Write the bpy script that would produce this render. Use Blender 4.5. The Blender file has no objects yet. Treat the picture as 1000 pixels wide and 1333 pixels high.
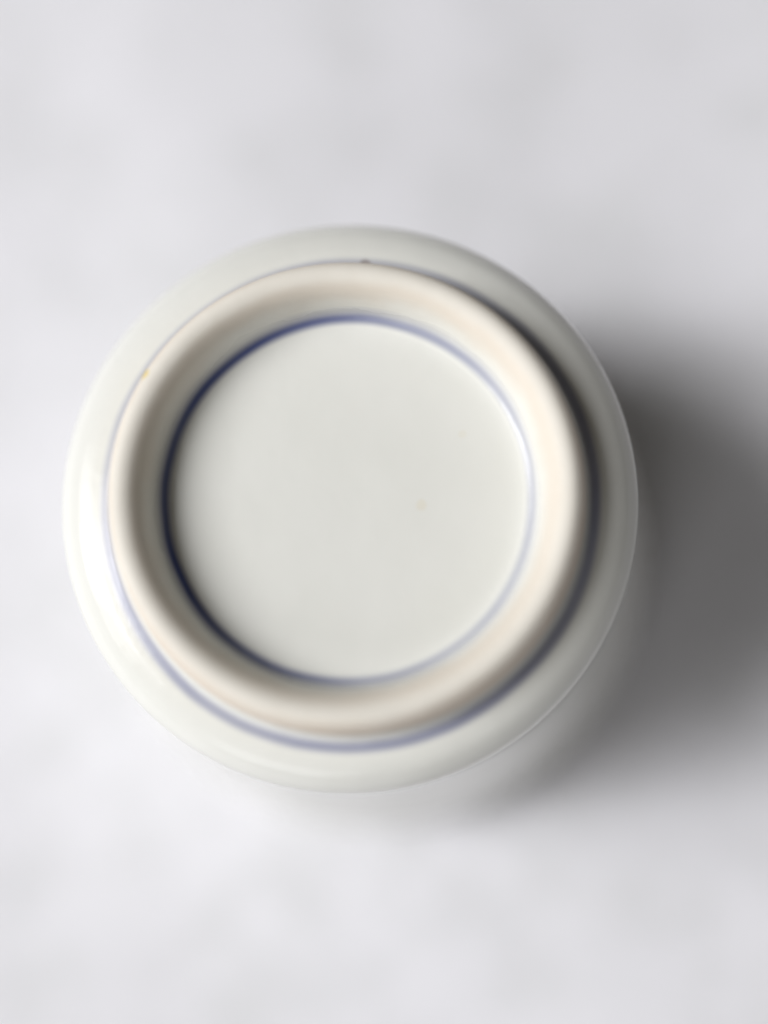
import bpy, math, random
from mathutils import Vector, Matrix, noise

S = bpy.context.scene
COL = S.collection
CM = 0.01

# ------------------------------------------------------------------ camera
P = Vector((0, 0, 5.05 * CM))                       # centre of the cup's shoulder
D = 13.0 * CM
TX, TY = math.radians(4.4), math.radians(9.6)
cam_d = bpy.data.cameras.new('camera')
cam = bpy.data.objects.new('camera', cam_d)
COL.objects.link(cam)
dirv = Vector((math.sin(TX), -math.sin(TY), math.cos(TY))).normalized()
cam.location = P + dirv * D
aim = P + Vector((0.348, -0.10, 0)) * CM
fwd = (aim - cam.location).normalized()
right = fwd.cross(Vector((0, 1, 0))).normalized()
cam.rotation_euler = Matrix((right, right.cross(fwd), -fwd)).transposed().to_euler()
cam_d.sensor_fit = 'VERTICAL'
cam_d.sensor_height = 36
cam_d.lens = 1648 / 1333 * 36
cam_d.clip_start = 0.005
cam_d.clip_end = 50
cam_d.dof.use_dof = True
cam_d.dof.focus_distance = D - 0.20 * CM
cam_d.dof.aperture_fstop = (cam_d.lens / 1000) / (1.8 * CM)   # pupil about 18 mm wide
S.camera = cam

# ------------------------------------------------------------------ world, light, exposure
w = bpy.data.worlds.new('World')
S.world = w
w.use_nodes = True
bg = w.node_tree.nodes['Background']
bg.inputs['Color'].default_value = (1.0, 0.95, 0.87, 1)
bg.inputs['Strength'].default_value = 0.06

def window_pane(az0, az1, z0, z1, dist, power, col):
    """One pane of the room's window, on the wall to the left of the table; az in degrees from -x, + towards +y."""
    a = math.radians((az0 + az1) / 2)
    width = 2 * dist * math.tan(math.radians(abs(az1 - az0) / 2))
    L = bpy.data.lights.new('window_light', 'AREA')
    L.shape = 'RECTANGLE'
    L.size, L.size_y = width, (z1 - z0)
    L.energy = power
    L.color = col
    o = bpy.data.objects.new('window_light', L)
    COL.objects.link(o)
    o.location = (-dist * math.cos(a), dist * math.sin(a), (z0 + z1) / 2)
    o.rotation_euler = (Vector((0, 0, 0.03)) - o.location).to_track_quat('-Z', 'Y').to_euler()
    return o

DAY = (0.985, 0.985, 1.0)
for az0, az1, power in ((8.5, 18, 34), (-9, 5, 96), (-24, -11.5, 22)):
    window_pane(az0, az1, 1.5, 3.75, 2.6, power, DAY)
window_pane(-84, -54, 0.5, 1.9, 2.6, 17, DAY)       # dimmer unseen window, lowered and moved nearside to brighten the cup's shaded wall

S.view_settings.view_transform = 'Standard'
S.view_settings.look = 'None'
S.view_settings.gamma = 1
S.view_settings.exposure = 0.0
S.view_settings.use_curve_mapping = False
S.cycles.use_denoising = True
S.cycles.max_bounces = 12
S.cycles.diffuse_bounces = 8

# ------------------------------------------------------------------ node helpers
def new_mat(name):
    m = bpy.data.materials.new(name)
    m.use_nodes = True
    nt = m.node_tree
    return m, nt, nt.nodes['Principled BSDF']

class N:
    def __init__(s, nt): s.nt = nt
    def put(s, sock, v):
        if isinstance(v, bpy.types.NodeSocket): s.nt.links.new(v, sock)
        else: sock.default_value = v
    def math(s, op, a, b=0.0, c=0.0, clamp=False):
        n = s.nt.nodes.new('ShaderNodeMath'); n.operation = op; n.use_clamp = clamp
        for i, v in enumerate((a, b, c)): s.put(n.inputs[i], v)
        return n.outputs[0]
    def smooth(s, x, a, b, lo=0.0, hi=1.0):
        n = s.nt.nodes.new('ShaderNodeMapRange'); n.interpolation_type = 'SMOOTHSTEP'
        for k, v in (('Value', x), ('From Min', a), ('From Max', b), ('To Min', lo), ('To Max', hi)): s.put(n.inputs[k], v)
        return n.outputs[0]
    def mix(s, f, a, b):
        n = s.nt.nodes.new('ShaderNodeMix'); n.data_type = 'RGBA'
        s.put(n.inputs['Factor'], f)
        s.put(n.inputs['A'], a); s.put(n.inputs['B'], b)
        return n.outputs['Result']
    def noise(s, vec, scale, detail=3.0, rough=0.5):
        n = s.nt.nodes.new('ShaderNodeTexNoise')
        s.put(n.inputs['Vector'], vec); n.inputs['Scale'].default_value = scale
        n.inputs['Detail'].default_value = detail; n.inputs['Roughness'].default_value = rough
        return n.outputs['Fac']
    def bump(s, h, strength, dist):
        n = s.nt.nodes.new('ShaderNodeBump')
        s.put(n.inputs['Height'], h); n.inputs['Strength'].default_value = strength; n.inputs['Distance'].default_value = dist
        return n.outputs['Normal']

def rgba(r, g, b): return (r, g, b, 1)

# ------------------------------------------------------------------ materials
def porcelain():
    m, nt, b = new_mat('porcelain_glaze')
    n = N(nt)
    tc = nt.nodes.new('ShaderNodeTexCoord').outputs['Object']
    sx = nt.nodes.new('ShaderNodeSeparateXYZ'); nt.links.new(tc, sx.inputs[0])
    x, y, z = sx.outputs
    r = n.math('MULTIPLY', n.math('SQRT', n.math('ADD', n.math('MULTIPLY', x, x), n.math('MULTIPLY', y, y))), 100.0)
    zc = n.math('MULTIPLY', z, 100.0)
    # glaze: cool greenish white, slightly uneven where it pooled
    big = n.noise(tc, 90, 3)
    glaze = n.mix(big, rgba(0.775, 0.776, 0.72), rgba(0.818, 0.816, 0.772))
    # bare biscuit on the top of the foot ring, warm and a little uneven
    wob = n.math('MULTIPLY_ADD', n.noise(tc, 160, 4), 0.10, -0.05)
    rw = n.math('ADD', r, wob)
    foot = n.math('MULTIPLY', n.smooth(rw, 1.83, 2.06), n.smooth(rw, 2.44, 2.37))  # warm tint runs down the inner wall in place of bounced light
    foot = n.math('MULTIPLY', foot, n.smooth(zc, 5.40, 5.52))
    bisc = n.mix(n.noise(tc, 420, 5, 0.6), rgba(0.795, 0.75, 0.66), rgba(0.855, 0.815, 0.735))
    # kiln-scorched rim of the bare clay at its two edges
    edge = n.math('ADD', n.math('MULTIPLY', n.math('MULTIPLY', n.smooth(rw, 1.90, 1.97), n.smooth(rw, 2.12, 1.98)), 0.8),
                  n.math('MULTIPLY', n.smooth(rw, 2.20, 2.31), n.smooth(rw, 2.43, 2.36)))
    bisc = n.mix(n.math('MULTIPLY', edge, 0.4), bisc, rgba(0.60, 0.44, 0.30))
    col = n.mix(foot, glaze, bisc)
    # brushed cobalt lines under the glaze: uneven width and strength of pigment
    ang = n.math('ARCTAN2', y, x)
    stroke = n.noise(tc, 55, 2)
    def line(rc, hw, soft, zmin, zmax, pale_az, pale_amt):
        d = n.math('ABSOLUTE', n.math('SUBTRACT', n.math('ADD', r, n.math('MULTIPLY_ADD', n.noise(tc, 70, 2), 0.05, -0.025)), rc))
        k = n.smooth(d, hw + soft, hw - soft)
        # one side paler: uneven brushing plus glossy reflection painted into the colour
        c = n.math('COSINE', n.math('SUBTRACT', ang, math.radians(pale_az)))
        pale_side = n.smooth(c, -0.6, 0.9, 1.0, pale_amt)
        k = n.math('MULTIPLY', k, n.math('MULTIPLY', pale_side, n.smooth(stroke, 0.2, 0.8, 0.75, 1.0)))
        return n.math('MULTIPLY', k, n.math('MULTIPLY', n.smooth(zc, zmin - 0.02, zmin), n.smooth(zc, zmax + 0.02, zmax)))
    ln_in = line(1.838, 0.043, 0.042, 5.2, 5.6, -15, 0.45)
    ln_out = line(2.463, 0.054, 0.045, 5.2, 5.65, 120, 0.62)
    ln_out = n.math('MULTIPLY', ln_out, 0.72)
    col = n.mix(ln_in, col, rgba(0.06, 0.085, 0.26))
    col = n.mix(ln_out, col, rgba(0.09, 0.11, 0.28))
    # kiln specks
    def speck(px, py, pr, c, amt, col):
        dx = n.math('SUBTRACT', x, px * CM); dy = n.math('SUBTRACT', y, py * CM)
        q = n.math('MULTIPLY', n.math('SQRT', n.math('ADD', n.math('MULTIPLY', dx, dx), n.math('MULTIPLY', dy, dy))), 100.0)
        q = n.math('ADD', q, n.math('MULTIPLY_ADD', n.noise(tc, 900, 2), 0.04, -0.02))
        k = n.math('MULTIPLY', n.smooth(q, pr, pr * 0.4), amt)
        k = n.math('MULTIPLY', k, n.smooth(zc, 5.1, 5.3))
        return n.mix(k, col, c)
    col = speck(-1.98, 1.16, 0.085, rgba(0.75, 0.56, 0.10), 0.9, col)
    col = speck(0.74, -0.10, 0.075, rgba(0.70, 0.56, 0.26), 0.16, col)
    col = speck(1.15, 0.62, 0.06, rgba(0.70, 0.58, 0.30), 0.10, col)
    col = speck(0.17, 2.45, 0.08, rgba(0.25, 0.20, 0.18), 0.7, col)
    n.put(b.inputs['Base Color'], col)
    rough = n.mix(foot, (0.16, 0.16, 0.16, 1), (0.62, 0.62, 0.62, 1))
    n.put(b.inputs['Roughness'], rough)
    b.inputs['IOR'].default_value = 1.32
    n.put(b.inputs['Normal'], n.bump(n.noise(tc, 150, 3), 0.30, 0.0004))
    return m

def cloth():
    m, nt, b = new_mat('white_cloth')
    n = N(nt)
    tc = nt.nodes.new('ShaderNodeTexCoord').outputs['Object']
    f1 = n.noise(tc, 130, 4, 0.6)
    f2 = n.noise(tc, 35, 2, 0.5)
    f = n.math('ADD', n.math('MULTIPLY', f1, 0.5), n.math('MULTIPLY', f2, 0.5))
    col = n.mix(n.smooth(f, 0.36, 0.56), rgba(0.75, 0.748, 0.764), rgba(0.83, 0.824, 0.852))
    n.put(b.inputs['Base Color'], col)
    b.inputs['Roughness'].default_value = 0.9
    b.inputs['Specular IOR Level'].default_value = 0.15
    weave = nt.nodes.new('ShaderNodeTexNoise'); nt.links.new(tc, weave.inputs['Vector'])
    weave.inputs['Scale'].default_value = 1800; weave.inputs['Detail'].default_value = 2
    n.put(b.inputs['Normal'], n.bump(weave.outputs['Fac'], 0.4, 0.0003))
    return m

M_P, M_C = porcelain(), cloth()

# ------------------------------------------------------------------ the surface
def build_surface():
    # fine, gently uneven cloth around the cup; the same sheet runs on beyond it
    n = 140
    half = 0.60
    def co(i):
        t = i / n * 2 - 1
        return half * (0.22 * t + 0.78 * t ** 3)
    vs, fs = [], []
    for j in range(n + 1):
        for i in range(n + 1):
            x, y = co(i), co(j)
            h = noise.noise(Vector((x * 55, y * 55, 0.3))) * 0.0004 + noise.noise(Vector((x * 22 + 5, y * 22, 1.7))) * 0.0008
            d = math.hypot(x, y)
            k = min(1, max(0, (d - 0.039) / 0.02))       # pressed flat under the cup
            vs.append((x, y, (h - 0.0008) * k))
    for j in range(n):
        for i in range(n):
            a = j * (n + 1) + i
            fs.append((a, a + 1, a + n + 2, a + n + 1))
    me = bpy.data.meshes.new('tablecloth')
    me.from_pydata(vs, [], fs)
    me.polygons.foreach_set('use_smooth', [True] * len(fs))
    me.materials.append(M_C)
    o = bpy.data.objects.new('table_surface', me)
    COL.objects.link(o)
    o['kind'] = 'structure'
    return o
build_surface()

# ------------------------------------------------------------------ the cup, upside down
def spline(pts, step=10):
    """Catmull-Rom (centripetal) through profile points, in cm."""
    out = []
    Q = [Vector(p) for p in pts]
    Q = [Q[0] * 2 - Q[1]] + Q + [Q[-1] * 2 - Q[-2]]
    for i in range(1, len(Q) - 2):
        p0, p1, p2, p3 = Q[i - 1:i + 3]
        t0 = 0; t1 = t0 + (p1 - p0).length ** .5; t2 = t1 + (p2 - p1).length ** .5; t3 = t2 + (p3 - p2).length ** .5
        for s in range(step):
            t = t1 + (t2 - t1) * s / step
            a1 = p0 * ((t1 - t) / (t1 - t0)) + p1 * ((t - t0) / (t1 - t0))
            a2 = p1 * ((t2 - t) / (t2 - t1)) + p2 * ((t - t1) / (t2 - t1))
            a3 = p2 * ((t3 - t) / (t3 - t2)) + p3 * ((t - t2) / (t3 - t2))
            b1 = a1 * ((t2 - t) / (t2 - t0)) + a2 * ((t - t0) / (t2 - t0))
            b2 = a2 * ((t3 - t) / (t3 - t1)) + a3 * ((t - t1) / (t3 - t1))
            out.append(b1 * ((t2 - t) / (t2 - t1)) + b2 * ((t - t1) / (t2 - t1)))
    out.append(Q[-2])
    return out

# profile (radius, height) in cm, from the centre of the recessed base out over the foot ring,
# round the shoulder, down the wall to the rim on the table, then up the inside
PROFILE = [
    (0.0, 5.44), (0.5, 5.44), (1.0, 5.43), (1.45, 5.415), (1.70, 5.40),
    (1.765, 5.405), (1.835, 5.43), (1.885, 5.485),                    # painted line in the fillet
    (1.91, 5.58), (1.94, 5.71), (1.995, 5.85), (2.075, 5.935), (2.165, 5.96), (2.24, 5.935), (2.29, 5.86), (2.315, 5.70), (2.34, 5.52),
    (2.375, 5.42), (2.425, 5.365), (2.50, 5.345),                      # painted line round the foot
    (2.63, 5.325), (2.76, 5.275), (2.865, 5.19), (2.95, 5.06), (2.99, 4.88),
    (3.02, 4.5), (3.15, 3.7), (3.38, 2.5), (3.60, 1.2), (3.72, 0.3), (3.73, 0.08), (3.69, 0.012),
    (3.62, 0.06), (3.58, 0.3), (3.40, 1.2), (3.12, 2.5), (2.93, 3.7), (2.78, 4.5), (2.55, 4.80), (2.0, 4.93), (1.0, 5.0), (0.0, 5.02)]
SPANS = [('base', 0, 5), ('painted_line', 5, 7), ('foot_ring', 7, 17), ('painted_line', 17, 19),
         ('shoulder', 19, 24), ('wall', 24, 31), ('inner_wall', 31, len(PROFILE) - 1)]
STEP = 8
CURVE = spline(PROFILE, STEP)
SEG = 192

def ring_wobble(r, z, a):
    """Hand-thrown: the turn is not a perfect circle."""
    k = 1 + 0.0022 * math.cos(2 * a + 0.6) + 0.0012 * math.cos(3 * a - 1.1)
    return r * k, z + 0.008 * math.sin(a * 2 + 1.9) * (1 if z > 0.3 else z / 0.3)

def normal2d(i):
    a = CURVE[max(0, i - 1)]; b = CURVE[min(len(CURVE) - 1, i + 1)]
    t = (b - a).normalized()
    return Vector((-t.y, t.x))          # left of the direction of travel = outwards

def lathe(name, i0, i1, parent):
    vs, nrm, fs = [], [], []
    ids = list(range(i0, i1 + 1))
    row = {}
    for i in ids:
        p = CURVE[i]; nn = normal2d(i)
        if p.x < 1e-6:
            row[i] = [len(vs)] * SEG
            vs.append((0, 0, p.y * CM)); nrm.append((0, 0, 1 if nn.y > 0 else -1))
            continue
        row[i] = list(range(len(vs), len(vs) + SEG))
        for s in range(SEG):
            a = s / SEG * math.tau
            r, z = ring_wobble(p.x, p.y, a)
            k = min(1, max(0, (p.x - 2.5) / 0.35)); k = k * k * (3 - 2 * k)      # foot turned slightly off the body's centre
            vs.append(((r * math.cos(a) - 0.037 * k) * CM, (r * math.sin(a) + 0.05 * k) * CM, z * CM))
            nrm.append(Vector((nn.x * math.cos(a), nn.x * math.sin(a), nn.y)).normalized())
    for i, j in zip(ids, ids[1:]):
        A, B = row[i], row[j]
        for s in range(SEG):
            t = (s + 1) % SEG
            q = [A[s], B[s], B[t], A[t]]
            f = []
            for v in q:
                if v not in f: f.append(v)
            fs.append(f)
    me = bpy.data.meshes.new(name)
    me.from_pydata(vs, [], fs)
    me.polygons.foreach_set('use_smooth', [True] * len(fs))
    me.materials.append(M_P)
    me.normals_split_custom_set_from_vertices(nrm)
    o = bpy.data.objects.new(name, me)
    COL.objects.link(o)
    o.parent = parent
    return o

cup = bpy.data.objects.new('porcelain_cup', None)
COL.objects.link(cup)
cup.empty_display_size = 0.02
cup['label'] = 'white porcelain cup upside down with thin blue lines around its foot ring'
cup['category'] = 'cup'
parts = []
for nm, a, b in SPANS:
    parts.append(lathe(nm, a * STEP, b * STEP, cup))
parts[1]['label'] = 'dark blue painted line inside the foot ring'
parts[2]['label'] = 'bare cream coloured top of the foot ring'
parts[3]['label'] = 'fainter blue painted line around the outside of the foot'
